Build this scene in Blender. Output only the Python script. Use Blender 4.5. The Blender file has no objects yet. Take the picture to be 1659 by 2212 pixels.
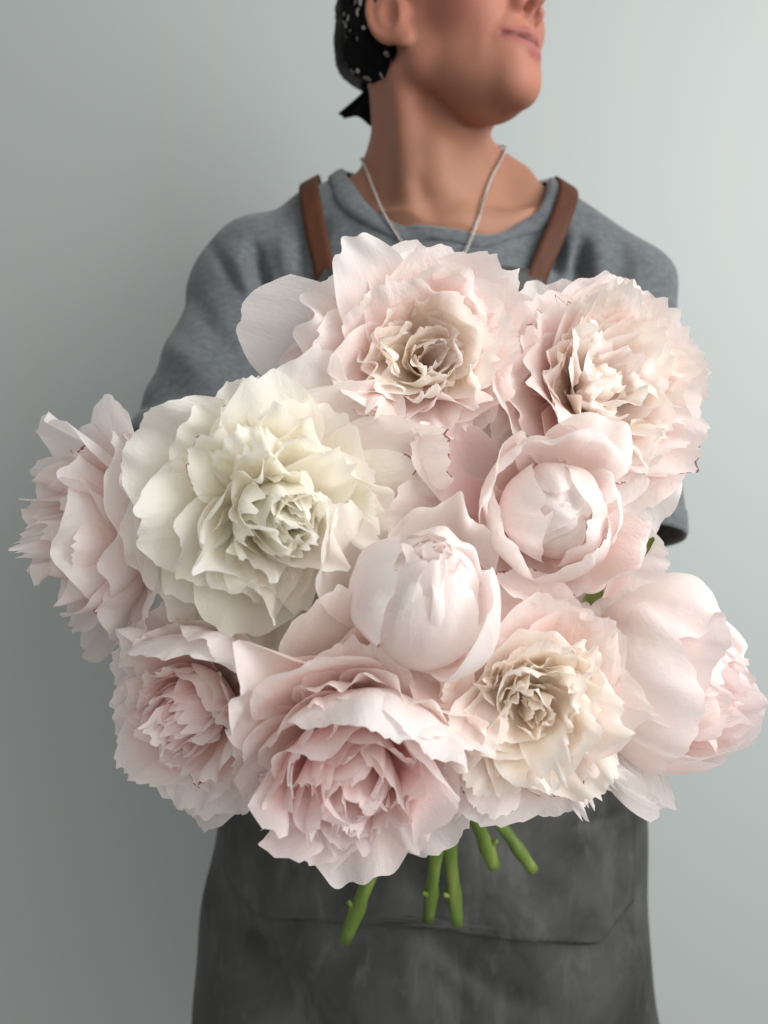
import bpy, math, random
import numpy as np

# ------------------------------------------------------------------ camera, world, light
S = bpy.context.scene
COL = S.collection
FPX, CX, CY, CZ = 1664.0, 829.5, 1106.0, 1.10     # focal length and centre in units of a 1659 x 2212 frame

cam_d = bpy.data.cameras.new('camera')
cam = bpy.data.objects.new('camera', cam_d)
COL.objects.link(cam)
cam.location = (0, 0, CZ)
cam.rotation_euler = (math.radians(90), 0, 0)
cam_d.sensor_fit = 'VERTICAL'
cam_d.sensor_height = 24.0
cam_d.lens = 24.0 * FPX / 2212.0
cam_d.clip_start = 0.02
cam_d.clip_end = 50
cam_d.dof.use_dof = True
cam_d.dof.focus_distance = 0.425
cam_d.dof.aperture_fstop = 4.2
S.camera = cam

W = bpy.data.worlds.new('World')
S.world = W
W.use_nodes = True
wbg = W.node_tree.nodes['Background']
wbg.inputs['Color'].default_value = (1.0, 0.985, 0.955, 1)
wbg.inputs['Strength'].default_value = 0.30

def area(name, loc, aim, size, power, color):
    l = bpy.data.lights.new(name, 'AREA')
    l.shape = 'RECTANGLE'; l.size, l.size_y = size
    l.energy = power; l.color = color
    o = bpy.data.objects.new(name, l); COL.objects.link(o)
    o.location = loc
    from mathutils import Vector
    o.rotation_euler = (Vector(aim) - Vector(loc)).to_track_quat('-Z', 'Y').to_euler()
    return o
area('window_light', (1.22, -0.22, 1.72), (0.0, 0.52, 1.05), (1.0, 1.5), 32.0, (1.0, 0.99, 0.975))
area('front_fill', (0.75, -1.50, 1.55), (0.1, 0.6, 1.05), (2.2, 1.8), 19.0, (1.0, 0.975, 0.945))  # soft fill lamp added behind the camera to brighten the flower hearts

S.view_settings.view_transform = 'Standard'
S.view_settings.look = 'None'
S.view_settings.exposure = 0.02
S.view_settings.gamma = 1.0
S.render.engine = 'CYCLES'
S.cycles.use_denoising = True
S.cycles.max_bounces = 14
S.cycles.diffuse_bounces = 10
S.cycles.transmission_bounces = 14
S.cycles.transparent_max_bounces = 8
S.cycles.caustics_reflective = False
S.cycles.caustics_refractive = False

rng = np.random.default_rng(11)

def P(px, py, d):
    return np.array([(px - CX) / FPX * d, d, CZ - (py - CY) / FPX * d])

# ------------------------------------------------------------------ helpers
def new_mesh(name, verts, faces, mat, parent=None, smooth=True, uvs=None):
    me = bpy.data.meshes.new(name)
    verts = np.asarray(verts, dtype=np.float64)
    me.from_pydata(verts.tolist(), [], [tuple(int(i) for i in f) for f in faces])
    if smooth:
        me.polygons.foreach_set('use_smooth', np.ones(len(me.polygons), bool))
    if uvs is not None:
        uvl = me.uv_layers.new(name='UVMap')
        idx = np.zeros(len(me.loops), dtype=np.int32)
        me.loops.foreach_get('vertex_index', idx)
        uvl.data.foreach_set('uv', np.asarray(uvs, dtype=np.float32)[idx].ravel())
    if mat is not None:
        me.materials.append(mat)
    me.update()
    o = bpy.data.objects.new(name, me)
    COL.objects.link(o)
    if parent is not None:
        o.parent = parent
    return o

def grid_faces(nv, nu, closed_u=False):
    i = np.arange(nv - 1)[:, None]; j = np.arange(nu if closed_u else nu - 1)[None, :]
    a = i * nu + j; b = i * nu + (j + 1) % nu
    return np.stack([a, b, b + nu, a + nu], -1).reshape(-1, 4)

def empty(name, loc, label, cat, group=None):
    o = bpy.data.objects.new(name, None)
    COL.objects.link(o); o.location = loc
    o.empty_display_size = 0.02
    o['label'] = label; o['category'] = cat
    if group: o['group'] = group
    return o

def unit(v):
    v = np.asarray(v, float)
    return v / np.linalg.norm(v)

def catmull(pts, n):
    pts = np.asarray(pts, float)
    p = np.vstack([2 * pts[0] - pts[1], pts, 2 * pts[-1] - pts[-2]])
    out = []
    for k in range(len(pts) - 1):
        t = np.linspace(0, 1, n, endpoint=(k == len(pts) - 2))[:, None]
        a, b, c, d = p[k], p[k + 1], p[k + 2], p[k + 3]
        out.append(.5 * (2 * b + (c - a) * t + (2 * a - 5 * b + 4 * c - d) * t ** 2 + (3 * b - a - 3 * c + d) * t ** 3))
    return np.vstack(out)

def tube(path, rad, ns=10, cap=True, wob=0.0, seed=0):
    path = np.asarray(path, float); n = len(path)
    rad = np.broadcast_to(np.asarray(rad, float), (n,))
    t = np.gradient(path, axis=0); t /= np.linalg.norm(t, axis=1)[:, None] + 1e-12
    ref = np.array([0, 0, 1.0]) if abs(t[0][2]) < .9 else np.array([1.0, 0, 0])
    e = np.cross(t[0], ref); e /= np.linalg.norm(e)
    V = []
    r_ = np.random.default_rng(seed)
    for k in range(n):
        e = e - t[k] * (e @ t[k]); e /= np.linalg.norm(e)
        f = np.cross(t[k], e)
        a = np.linspace(0, 2 * np.pi, ns, endpoint=False)
        rr = rad[k] * (1 + wob * r_.normal(size=ns) * .5)
        V.append(path[k] + rr[:, None] * (np.cos(a)[:, None] * e + np.sin(a)[:, None] * f))
    V = np.vstack(V)
    F = [tuple(q) for q in grid_faces(n, ns, True)]
    if cap:
        F.append(tuple(range(ns - 1, -1, -1)))
        F.append(tuple(range((n - 1) * ns, n * ns)))
    return V, F

# ------------------------------------------------------------------ node helpers
class NT:
    def __init__(self, name):
        self.m = bpy.data.materials.new(name); self.m.use_nodes = True
        self.t = self.m.node_tree; self.t.nodes.clear()
        self.out = self.t.nodes.new('ShaderNodeOutputMaterial')
    def n(self, kind, **kw):
        nd = self.t.nodes.new('ShaderNode' + kind)
        for k, v in kw.items():
            if k in nd.inputs.keys(): self.put(nd, k, v)
            else: setattr(nd, k, v)
        return nd
    def put(self, nd, key, v):
        s = nd.inputs[key]
        if hasattr(v, 'is_linked') or hasattr(v, 'links'): self.t.links.new(v, s)
        else: s.default_value = v
    def link(self, a, b): self.t.links.new(a, b)
    def math(self, op, a, b=None, c=None):
        nd = self.t.nodes.new('ShaderNodeMath'); nd.operation = op
        for i, v in enumerate((a, b, c)):
            if v is None: continue
            if hasattr(v, 'links'): self.link(v, nd.inputs[i])
            else: nd.inputs[i].default_value = v
        return nd.outputs[0]
    def mix(self, fac, a, b, blend='MIX'):
        nd = self.t.nodes.new('ShaderNodeMix'); nd.data_type = 'RGBA'; nd.blend_type = blend
        for s, v in ((nd.inputs[0], fac), (nd.inputs[6], a), (nd.inputs[7], b)):
            if hasattr(v, 'links'): self.link(v, s)
            else: s.default_value = v if not isinstance(v, tuple) or len(v) == 4 else (*v, 1)
        return nd.outputs[2]
    def ramp(self, fac, stops, interp='LINEAR'):
        nd = self.t.nodes.new('ShaderNodeValToRGB'); cr = nd.color_ramp; cr.interpolation = interp
        while len(cr.elements) > 1: cr.elements.remove(cr.elements[-1])
        cr.elements[0].position = stops[0][0]; cr.elements[0].color = col4(stops[0][1])
        for p, c in stops[1:]:
            e = cr.elements.new(p); e.color = col4(c)
        self.link(fac, nd.inputs[0])
        return nd.outputs[0]
    def mapping(self, vec, scale, loc=(0, 0, 0), rot=(0, 0, 0)):
        nd = self.t.nodes.new('ShaderNodeMapping')
        nd.inputs['Scale'].default_value = scale; nd.inputs['Location'].default_value = loc
        nd.inputs['Rotation'].default_value = rot
        self.link(vec, nd.inputs[0]); return nd.outputs[0]
    def noise(self, vec, scale, detail=3, rough=.5, dist=0.0):
        nd = self.t.nodes.new('ShaderNodeTexNoise')
        nd.inputs['Scale'].default_value = scale; nd.inputs['Detail'].default_value = detail
        nd.inputs['Roughness'].default_value = rough; nd.inputs['Distortion'].default_value = dist
        self.link(vec, nd.inputs['Vector']); return nd.outputs[0]
    def bump(self, h, strength, dist, normal=None):
        nd = self.t.nodes.new('ShaderNodeBump')
        nd.inputs['Strength'].default_value = strength; nd.inputs['Distance'].default_value = dist
        self.link(h, nd.inputs['Height'])
        if normal is not None: self.link(normal, nd.inputs['Normal'])
        return nd.outputs[0]
    def coord(self, which='Object'):
        return self.t.nodes.new('ShaderNodeTexCoord').outputs[which]

def col4(c):
    if isinstance(c, (int, float)): return (c, c, c, 1)
    return (*c, 1) if len(c) == 3 else c

def principled(nt, color, rough=.6, spec=.3, normal=None, **kw):
    b = nt.n('BsdfPrincipled')
    if hasattr(color, 'links'): nt.link(color, b.inputs['Base Color'])
    else: b.inputs['Base Color'].default_value = col4(color)
    if hasattr(rough, 'links'): nt.link(rough, b.inputs['Roughness'])
    else: b.inputs['Roughness'].default_value = rough
    b.inputs['Specular IOR Level'].default_value = spec
    if normal is not None: nt.link(normal, b.inputs['Normal'])
    for k, v in kw.items(): b.inputs[k].default_value = v
    return b

# ------------------------------------------------------------------ materials
def mat_wall():
    nt = NT('painted_wall'); co = nt.coord('Object')
    big = nt.noise(co, 1.7, 3); fine = nt.noise(co, 420, 2)
    c = nt.mix(big, (.438, .484, .481), (.468, .510, .505))
    # scuff marks left on the paint
    m1 = nt.noise(nt.mapping(co, (9, 1, 1.1), rot=(0, .16, 0)), 2.2, 4, .6)
    sc = nt.ramp(m1, [(.60, 0.0), (.68, 1.0), (.74, 0.0)])
    c = nt.mix(nt.math('MULTIPLY', sc, .22), c, (.50, .50, .47))
    nrm = nt.bump(fine, .12, .0006, nt.bump(nt.noise(co, 60, 2), .10, .001))
    b = principled(nt, c, .62, .25, nrm)
    nt.link(b.outputs[0], nt.out.inputs[0]); return nt.m

def mat_petal(name, tip, mid, base, crimson=False, trans=.52, relief=1.0):
    nt = NT(name)
    uv = nt.coord('UV')
    sep = nt.n('SeparateXYZ'); nt.link(uv, sep.inputs[0])
    u, v = sep.outputs[0], sep.outputs[1]
    inf = nt.n('ObjectInfo'); rnd = inf.outputs['Random']
    off = nt.n('CombineXYZ'); nt.link(nt.math('MULTIPLY', rnd, 37.0), off.inputs[2])
    add = nt.n('VectorMath', operation='ADD'); nt.link(uv, add.inputs[0]); nt.link(off.outputs[0], add.inputs[1])
    q = add.outputs[0]
    blotch = nt.noise(nt.mapping(q, (2.2, 1.6, 1)), 1.6, 3, .55)
    vv = nt.math('ADD', v, nt.math('MULTIPLY', nt.math('SUBTRACT', blotch, .5), .38))
    vv = nt.math('ADD', vv, nt.math('MULTIPLY', nt.math('SUBTRACT', rnd, .5), .22))
    c = nt.ramp(vv, [(.06, base), (.38, mid), (.74, tuple(.5 * (a + b) for a, b in zip(mid, tip))), (.93, tip)])
    # pale rim along the side edges
    eu = nt.math('ABSOLUTE', nt.math('SUBTRACT', u, .5))
    eu = nt.math('MULTIPLY', nt.math('SMOOTHSTEP', eu, .36, .5) if False else nt.math('POWER', nt.math('MULTIPLY', eu, 2.0), 6.0), .6)
    c = nt.mix(eu, c, tip)
    # fine veins running up the petal
    vein = nt.noise(nt.mapping(q, (46, 2.6, 1)), 1.0, 2, .6)
    c = nt.mix(nt.math('MULTIPLY', nt.math('SUBTRACT', vein, .35), .10), c, mid)
    if crimson:
        en = nt.noise(nt.mapping(q, (5, 1.2, 1)), 1.3, 2, .5)
        jag = nt.noise(nt.mapping(q, (44, 5, 1)), 1.0, 3, .7)
        lim = nt.math('ADD', .988, nt.math('MULTIPLY', nt.math('SUBTRACT', jag, .5), .07))
        edge = nt.math('GREATER_THAN', v, lim)
        on = nt.math('GREATER_THAN', en, .54)
        c = nt.mix(nt.math('MULTIPLY', nt.math('MULTIPLY', edge, on), .88), c, (.30, .018, .065))
    wr = nt.noise(nt.mapping(q, (15, 3.0, 1)), 1.0, 3, .6, .4)
    cr = nt.noise(nt.mapping(q, (5, 4.0, 1)), 1.4, 4, .6)
    n1 = nt.bump(vein, .07, .0005 * relief)
    n2 = nt.bump(wr, .34, .0015 * relief, n1)
    n3 = nt.bump(cr, .42, .0032 * relief, n2)
    b = principled(nt, c, .42, .28, n3)
    b.inputs['Sheen Weight'].default_value = .12
    b.inputs['Sheen Roughness'].default_value = .5
    tr = nt.n('BsdfTranslucent'); nt.link(c, tr.inputs['Color']); nt.link(n3, tr.inputs['Normal'])
    mx = nt.n('MixShader'); mx.inputs[0].default_value = trans
    nt.link(b.outputs[0], mx.inputs[1]); nt.link(tr.outputs[0], mx.inputs[2])
    nt.link(mx.outputs[0], nt.out.inputs[0])
    return nt.m

def mat_stem():
    nt = NT('stem_green'); co = nt.coord('Object')
    n = nt.noise(nt.mapping(co, (60, 60, 14)), 1.0, 4)
    c = nt.ramp(n, [(.3, (.060, .105, .016)), (.55, (.125, .200, .032)), (.70, (.21, .27, .060)), (.84, (.19, .10, .04))])
    b = principled(nt, c, .45, .4, nt.bump(n, .3, .001))
    nt.link(b.outputs[0], nt.out.inputs[0]); return nt.m

def mat_sepal():
    nt = NT('sepal_green'); co = nt.coord('Object')
    n = nt.noise(co, 90, 4)
    c = nt.ramp(n, [(.3, (.12, .19, .045)), (.6, (.25, .30, .09)), (.75, (.36, .22, .13))])
    b = principled(nt, c, .5, .35, nt.bump(n, .3, .001))
    nt.link(b.outputs[0], nt.out.inputs[0]); return nt.m

def mat_skin():
    nt = NT('skin'); co = nt.coord('Object')
    at = nt.n('Attribute'); at.attribute_name = 'skin_col'
    n = nt.noise(co, 38, 4); f = nt.noise(co, 900, 2)
    c = nt.mix(nt.math('MULTIPLY', nt.math('SUBTRACT', n, .42), .45), at.outputs['Color'], (.50, .20, .14))
    b = principled(nt, c, .56, .24, nt.bump(f, .10, .0004))
    b.inputs['Subsurface Weight'].default_value = .22
    b.inputs['Subsurface Radius'].default_value = (.006, .0025, .0014)
    b.inputs['Subsurface Scale'].default_value = 1.0
    nt.link(b.outputs[0], nt.out.inputs[0]); return nt.m

def mat_shirt():
    nt = NT('heather_grey_jersey'); co = nt.coord('Object')
    a = nt.noise(nt.mapping(co, (1.0, 1, 1.8)), 120, 4, .7); bgn = nt.noise(nt.mapping(co, (1, 1, 3)), 420, 2)
    c = nt.mix(nt.ramp(a, [(.32, 0.0), (.72, 1.0)]), (.082, .095, .104), (.162, .178, .190))
    c = nt.mix(nt.math('MULTIPLY', bgn, .35), c, (.10, .112, .123))
    wv = nt.noise(co, 1500, 1)
    b = principled(nt, c, .9, .12, nt.bump(wv, .25, .0006))
    b.inputs['Sheen Weight'].default_value = .25
    nt.link(b.outputs[0], nt.out.inputs[0]); return nt.m

def mat_apron():
    nt = NT('grey_waxed_leather'); co = nt.coord('Object')
    a = nt.noise(nt.mapping(co, (1.3, 1, 1)), 9, 5, .6, .6); s = nt.noise(nt.mapping(co, (2.2, 1, .8)), 26, 4, .6, .5)
    c = nt.mix(nt.ramp(a, [(.36, 0.0), (.66, 1.0)]), (.027, .028, .0265), (.070, .0715, .069))
    c = nt.mix(nt.math('MULTIPLY', nt.ramp(s, [(.52, 0.0), (.74, 1.0)]), .40), c, (.125, .126, .120))
    g = nt.noise(co, 700, 3)
    b = principled(nt, c, nt.ramp(s, [(.3, .50), (.7, .66)]), .30, nt.bump(g, .14, .0004, nt.bump(a, .22, .006)))
    nt.link(b.outputs[0], nt.out.inputs[0]); return nt.m

def mat_strap():
    nt = NT('brown_leather'); co = nt.coord('Object')
    a = nt.noise(nt.mapping(co, (3, 3, 1)), 30, 4)
    c = nt.mix(a, (.052, .019, .010), (.105, .037, .018))
    b = principled(nt, c, .60, .22, nt.bump(nt.noise(co, 600, 3), .15, .0005))
    nt.link(b.outputs[0], nt.out.inputs[0]); return nt.m

def mat_hair():
    nt = NT('dark_hair'); co = nt.coord('Object')
    a = nt.noise(nt.mapping(co, (260, 260, 20)), 1.0, 3)
    c = nt.mix(a, (.004, .003, .0028), (.016, .011, .009))
    b = principled(nt, c, .6, .12, nt.bump(a, .6, .002))
    nt.link(b.outputs[0], nt.out.inputs[0]); return nt.m

def mat_scarf():
    nt = NT('black_print_cotton'); co = nt.coord('Object')
    d = nt.n('VectorMath', operation='ADD')
    nz = nt.n('TexNoise'); nz.inputs['Scale'].default_value = 40; nt.link(co, nz.inputs['Vector'])
    sc = nt.n('VectorMath', operation='SCALE'); nt.link(nz.outputs['Color'], sc.inputs[0]); sc.inputs['Scale'].default_value = .022
    nt.link(co, d.inputs[0]); nt.link(sc.outputs[0], d.inputs[1])
    vo = nt.n('TexVoronoi'); vo.inputs['Scale'].default_value = 1.0; vo.inputs['Randomness'].default_value = .85
    nt.link(nt.mapping(d.outputs[0], (95, 95, 62)), vo.inputs['Vector'])
    dot = nt.math('LESS_THAN', vo.outputs['Distance'], .27)
    hole = nt.math('GREATER_THAN', vo.outputs['Distance'], .12)
    sel = nt.math('GREATER_THAN', nt.noise(co, 55, 1), .44)
    attr = nt.n('Attribute'); attr.attribute_name = 'print'
    m = nt.math('MULTIPLY', nt.math('MULTIPLY', dot, sel), attr.outputs['Fac'])
    m2 = nt.math('MULTIPLY', m, nt.math('ADD', nt.math('MULTIPLY', hole, .7), .3))
    c = nt.mix(m2, (.004, .004, .0045), (.46, .44, .41))
    b = principled(nt, c, .85, .12)
    nt.link(b.outputs[0], nt.out.inputs[0]); return nt.m

def mat_plain(name, c, rough=.6, spec=.3, metal=0.0):
    nt = NT(name); co = nt.coord('Object')
    n = nt.noise(co, 120, 3)
    cc = nt.mix(n, tuple(.85 * x for x in c), tuple(min(1, 1.15 * x) for x in c))
    b = principled(nt, cc, rough, spec); b.inputs['Metallic'].default_value = metal
    nt.link(b.outputs[0], nt.out.inputs[0]); return nt.m

M_WALL, M_STEM, M_SEPAL = mat_wall(), mat_stem(), mat_sepal()
M_SKIN, M_SHIRT, M_APRON, M_STRAP = mat_skin(), mat_shirt(), mat_apron(), mat_strap()
M_HAIR, M_SCARF = mat_hair(), mat_scarf()
M_SILVER = mat_plain('silver', (.62, .58, .54), .32, .5, 1.0)
M_DENIM = mat_plain('dark_trousers', (.03, .033, .04), .9, .1)
M_EYE = mat_plain('eye_white', (.7, .68, .65), .2, .5)

# ------------------------------------------------------------------ wall
def box(name, lo, hi, mat):
    x0, y0, z0 = lo; x1, y1, z1 = hi
    v = [(x0, y0, z0), (x1, y0, z0), (x1, y1, z0), (x0, y1, z0), (x0, y0, z1), (x1, y0, z1), (x1, y1, z1), (x0, y1, z1)]
    f = [(3, 2, 1, 0), (4, 5, 6, 7), (0, 1, 5, 4), (1, 2, 6, 5), (2, 3, 7, 6), (3, 0, 4, 7)]
    return new_mesh(name, v, f, mat, smooth=False)
wall = box('wall', (-2.2, 1.16, -0.0), (2.2, 1.28, 2.7), M_WALL)
wall['kind'] = 'structure'; wall['label'] = 'pale grey green painted wall behind the person'

# ------------------------------------------------------------------ signed distance modelling
def ell(p, c, r):
    q = p - np.asarray(c); r = np.asarray(r, float)
    k0 = np.linalg.norm(q / r, axis=-1); k1 = np.linalg.norm(q / r ** 2, axis=-1) + 1e-9
    return k0 * (k0 - 1) / k1
def rc(p, a, b, r1, r2):
    a = np.asarray(a, float); ab = np.asarray(b, float) - a
    t = np.clip((p - a) @ ab / (ab @ ab), 0, 1)
    return np.linalg.norm(p - a - t[..., None] * ab, axis=-1) - (r1 + (r2 - r1) * t)
def seg(p, a, b):
    return rc(p, a, b, 0, 0)
def smin(a, b, k):
    h = np.clip(.5 + .5 * (b - a) / k, 0, 1)
    return b + (a - b) * h - k * h * (1 - h)
def smax(a, b, k):
    return -smin(-a, -b, k)

def grad(f, p, e=5e-4):
    g = np.stack([f(p + d) - f(p - d) for d in np.eye(3) * e], -1) / (2 * e)
    return g
def project(f, p, level=0.0, it=4):
    for _ in range(it):
        g = grad(f, p); v = f(p) - level
        p = p - np.clip(v / (np.sum(g * g, -1) + 1e-6), -.01, .01)[:, None] * g
    return p

def surface_nets(f, xs, ys, zs, st=5):
    # coarse pass to find where the surface can be
    X = [np.asarray(a) for a in (xs, ys, zs)]
    n = [len(a) for a in X]
    ci = [np.arange(0, k, st) for k in n]
    G = np.stack(np.meshgrid(*[X[i][ci[i]] for i in range(3)], indexing='ij'), -1).reshape(-1, 3)
    cv = f(G).reshape([len(c) for c in ci])
    up = cv
    for ax in range(3):
        up = np.repeat(up, st, axis=ax)
    up = up[:n[0], :n[1], :n[2]].astype(np.float32)
    step = max(np.max(np.diff(a)) for a in X) * st
    near = np.abs(up) < step * 1.9
    idx = np.argwhere(near)
    pts = np.stack([X[i][idx[:, i]] for i in range(3)], -1)
    vals = np.empty(len(pts), np.float32)
    for s in range(0, len(pts), 400000):
        vals[s:s + 400000] = f(pts[s:s + 400000])
    up[near] = vals
    V = up; sg = V < 0
    c = [sg[i:n[0] - 1 + i, j:n[1] - 1 + j, k:n[2] - 1 + k] for i in (0, 1) for j in (0, 1) for k in (0, 1)]
    cnt = sum(x.astype(np.int8) for x in c)
    act = (cnt > 0) & (cnt < 8)
    cells = np.argwhere(act)
    vid = -np.ones(act.shape, np.int64); vid[act] = np.arange(len(cells))
    acc = np.zeros((len(cells), 3)); num = np.zeros(len(cells))
    corner = [(i, j, k) for i in (0, 1) for j in (0, 1) for k in (0, 1)]
    for a in corner:
        for ax in range(3):
            if a[ax] == 1: continue
            b = list(a); b[ax] = 1
            ia = cells + np.array(a); ib = cells + np.array(b)
            va = V[tuple(ia.T)].astype(float); vb = V[tuple(ib.T)].astype(float)
            cr = (va < 0) != (vb < 0)
            t = np.where(cr, va / np.where(cr, va - vb, 1), 0)
            pa = np.stack([X[i][ia[:, i]] for i in range(3)], -1)
            pb = np.stack([X[i][ib[:, i]] for i in range(3)], -1)
            acc += np.where(cr[:, None], pa + t[:, None] * (pb - pa), 0); num += cr
    verts = acc / num[:, None]
    faces = []
    for ax in range(3):
        o1, o2 = [(1, 2), (2, 0), (0, 1)][ax]
        sl0 = [slice(1, -1)] * 3; sl1 = [slice(1, -1)] * 3
        sl0[ax] = slice(0, n[ax] - 1); sl1[ax] = slice(1, n[ax])
        e0 = sg[tuple(sl0)]; e1 = sg[tuple(sl1)]
        ed = np.argwhere(e0 != e1)
        if not len(ed): continue
        flip = e0[tuple(ed.T)]
        base = ed.copy()
        for k in range(3):
            if k != ax: base[:, k] += 1
        d1 = np.zeros(3, int); d1[o1] = 1; d2 = np.zeros(3, int); d2[o2] = 1
        q = [vid[tuple((base - d1 - d2).T)], vid[tuple((base - d2).T)], vid[tuple(base.T)], vid[tuple((base - d1).T)]]
        Q = np.stack(q, -1)
        Q = np.where(flip[:, None], Q, Q[:, ::-1])
        faces.append(Q)
    return verts, np.vstack(faces)

def drop(verts, faces, keep):
    fk = faces[keep[faces].all(1)]
    used = np.unique(fk); mp = -np.ones(len(verts), int); mp[used] = np.arange(len(used))
    return verts[used], mp[fk], used

# grip and hands
GRIP = P(940, 1600, .56); GAX = unit(P(885, 1270, .47) - GRIP)
GE1 = unit(np.array([1., 0, 0]) - GAX * GAX[0]); GE2 = np.cross(GAX, GE1)
if GE2[1] > 0: GE2 = -GE2                                   # points to the camera

# ------------------------------------------------------------------ the person
person = empty('person', (.05, .80, 0), 'person in grey t-shirt and dark grey apron holding the peonies, face turned aside', 'person')
PO = np.array([.05, .80, 0])
def pm(name, V, F, mat, parent=None, **kw):
    return new_mesh(name, np.asarray(V) - PO, F, mat, parent or person, **kw)

# head frame
HYAW, HPIT, HROL = map(math.radians, (45, 14.0, -4.0))
HC = np.array([.0605, .76, 1.561]); HS = np.array([.945, .945, .945 * 1.14])
def head_axes():
    cy, sy = math.cos(HYAW), math.sin(HYAW)
    f = np.array([sy, -cy, 0]); l = np.array([cy, sy, 0]); u = np.array([0, 0, 1.])
    c, s = math.cos(HPIT), math.sin(HPIT); f, u = c * f + s * u, c * u - s * f
    c, s = math.cos(HROL), math.sin(HROL); l, u = c * l + s * u, c * u - s * l
    return np.stack([f, l, u], 1)
HA = head_axes()
def tohead(p): return ((p - HC) @ HA) / HS
def fromhead(q): return HC + (np.asarray(q) * HS) @ HA.T

def head_sdf(p):
    q = tohead(p); a = q.copy(); a[..., 1] = np.abs(a[..., 1])
    d = ell(q, (-.012, 0, .045), (.094, .073, .088))
    d = smin(d, ell(q, (.036, 0, -.018), (.055, .057, .080)), .03)
    d = smin(d, rc(a, (.004, .048, -.047), (.070, .010, -.086), .013, .0160), .024)      # jaw
    d = smin(d, rc(a, (.0, .052, -.02), (.004, .049, -.047), .012, .013), .02)
    d = smin(d, ell(q, (.0755, 0, -.0885), (.0155, .0165, .0155)), .018)                    # chin
    d = smin(d, ell(q, (.071, 0, -.058), (.025, .030, .030)), .016)                      # muzzle
    d = smin(d, ell(a, (.064, .038, -.016), (.026, .022, .024)), .022)                   # cheek
    d = smin(d, ell(q, (.030, 0, -.045), (.045, .038, .022)), .018)                      # under the jaw
    # lips
    d = smin(d, rc(a, (.0955, .004, -.0590), (.082, .023, -.0590), .0060, .0026), .005)
    d = smin(d, rc(a, (.0930, .005, -.0725), (.083, .021, -.0635), .0068, .0028), .006)
    mouth = rc(a, (.1035, .0, -.0662), (.083, .0275, -.0600), .0020, .0018)
    d = smax(d, -mouth, .0035)
    d = smax(d, -ell(q, (.1020, 0, -.0815), (.007, .018, .0045)), .010)                   # dip under the lower lip
    d = smax(d, -ell(q, (.1035, 0, -.0505), (.0035, .003, .006)), .004)                  # philtrum
    # smile crease beside the mouth
    d = d + .0016 * np.exp(-(seg(a, (.072, .031, -.062), (.086, .024, -.040)) / .0045) ** 2)
    d = d - .0020 * np.exp(-(seg(a, (.062, .036, -.068), (.070, .036, -.045)) / .008) ** 2)
    # nose
    d = smin(d, rc(q, (.086, 0, .022), (.111, 0, -.026), .007, .0095), .010)
    d = smin(d, ell(a, (.0965, .0135, -.032), (.011, .0068, .0080)), .006)
    d = smin(d, rc(q, (.108, 0, -.030), (.097, 0, -.040), .0055, .0045), .005)
    d = smax(d, -ell(a, (.1035, .0074, -.0400), (.0072, .0046, .0065)), .002)
    d = smax(d, -ell(a, (.094, .032, .020), (.016, .018, .010)), .012)                   # eye socket
    d = smin(d, ell(a, (.074, .031, .019), (.0115, .0135, .0115)), .004)                 # closed lid
    # ear
    e = a - np.array([-.006, .068, -.004])
    er = np.stack([e[..., 0] * .96 + e[..., 2] * .2, e[..., 1] + .25 * e[..., 0], e[..., 2] * .96 - e[..., 0] * .2], -1)
    disc = ell(er, (-.003, .005, .004), (.0185, .0055, .031))
    ring = np.sqrt((np.sqrt((er[..., 0] + .003) ** 2 / .0165 ** 2 + (er[..., 2] - .006) ** 2 / .027 ** 2 + 1e-9) - 1) ** 2 * .018 ** 2 + (er[..., 1] - .008) ** 2) - .0036
    ring = np.where(er[..., 0] > .010, ring + (er[..., 0] - .010) * .8, ring)
    ear = smin(disc, ring, .004)
    ear = smax(ear, -ell(er, (.001, .0125, .001), (.0085, .0075, .0125)), .004)
    ear = smin(ear, ell(er, (.004, .006, -.0275), (.0085, .0048, .0095)), .006)
    ear = smin(ear, ell(er, (.0125, .006, -.004), (.0045, .005, .007)), .004)
    d = smin(d, ear, .005)
    return d * .93

NB = P(942, 470, .80)
SL0, SL1 = P(560, 590, .80), P(425, 990, .735)
SR0, SR1 = P(1335, 648, .80), P(1316, 1150, .745)
def torso_sdf(p):
    q = (p - np.array([.045, .80, 0])) / np.array([1, .58, 1])
    t = np.clip((1.27 - p[..., 2]) / .70, 0, 1)
    zz = np.clip(p[..., 2], .57, 1.27)
    r = np.sqrt(q[..., 0] ** 2 + q[..., 1] ** 2 + (p[..., 2] - zz) ** 2)
    return (r - (.160 + .066 * t)) * .62
def shoulder_sdf(p):
    d = rc(p, P(800, 462, .815), P(520, 622, .80), .046, .050)
    d = np.minimum(d, rc(p, P(1120, 478, .815), P(1345, 626, .80), .046, .050))
    return d
def ext(a, b, m): return b + unit(b - a) * m
def sleeve_sdf(p):
    l = rc(p, SL0, ext(SL0, SL1, .09), .053, .053 + .017 * 1.3)
    r = rc(p, SR0, ext(SR0, SR1, .09), .053, .053 + .018 * 1.25)
    return np.minimum(l, r)
FOLDS = [  # (a, b, width, depth) creases in the jersey, in the front of the shirt
    ((553, 540), (590, 690), .0065, .012), ((455, 525), (545, 670), .005, .005), ((610, 520), (640, 640), .010, -.006),
    ((520, 560), (560, 690), .010, -.006), ((700, 470), (690, 560), .008, .004), ((420, 640), (520, 800), .010, .004),
    ((380, 760), (500, 830), .012, -.004), ((340, 900), (480, 860), .012, .004),
    ((1215, 505), (1195, 600), .008, .012), ((1255, 520), (1250, 620), .007, .009), ((1290, 500), (1290, 640), .012, -.005),
    ((1350, 520), (1330, 700), .010, .003), ((1390, 640), (1440, 900), .012, .003), ((850, 490), (900, 540), .009, .003),
    ((1020, 520), (1100, 470), .010, .003)]
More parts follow.
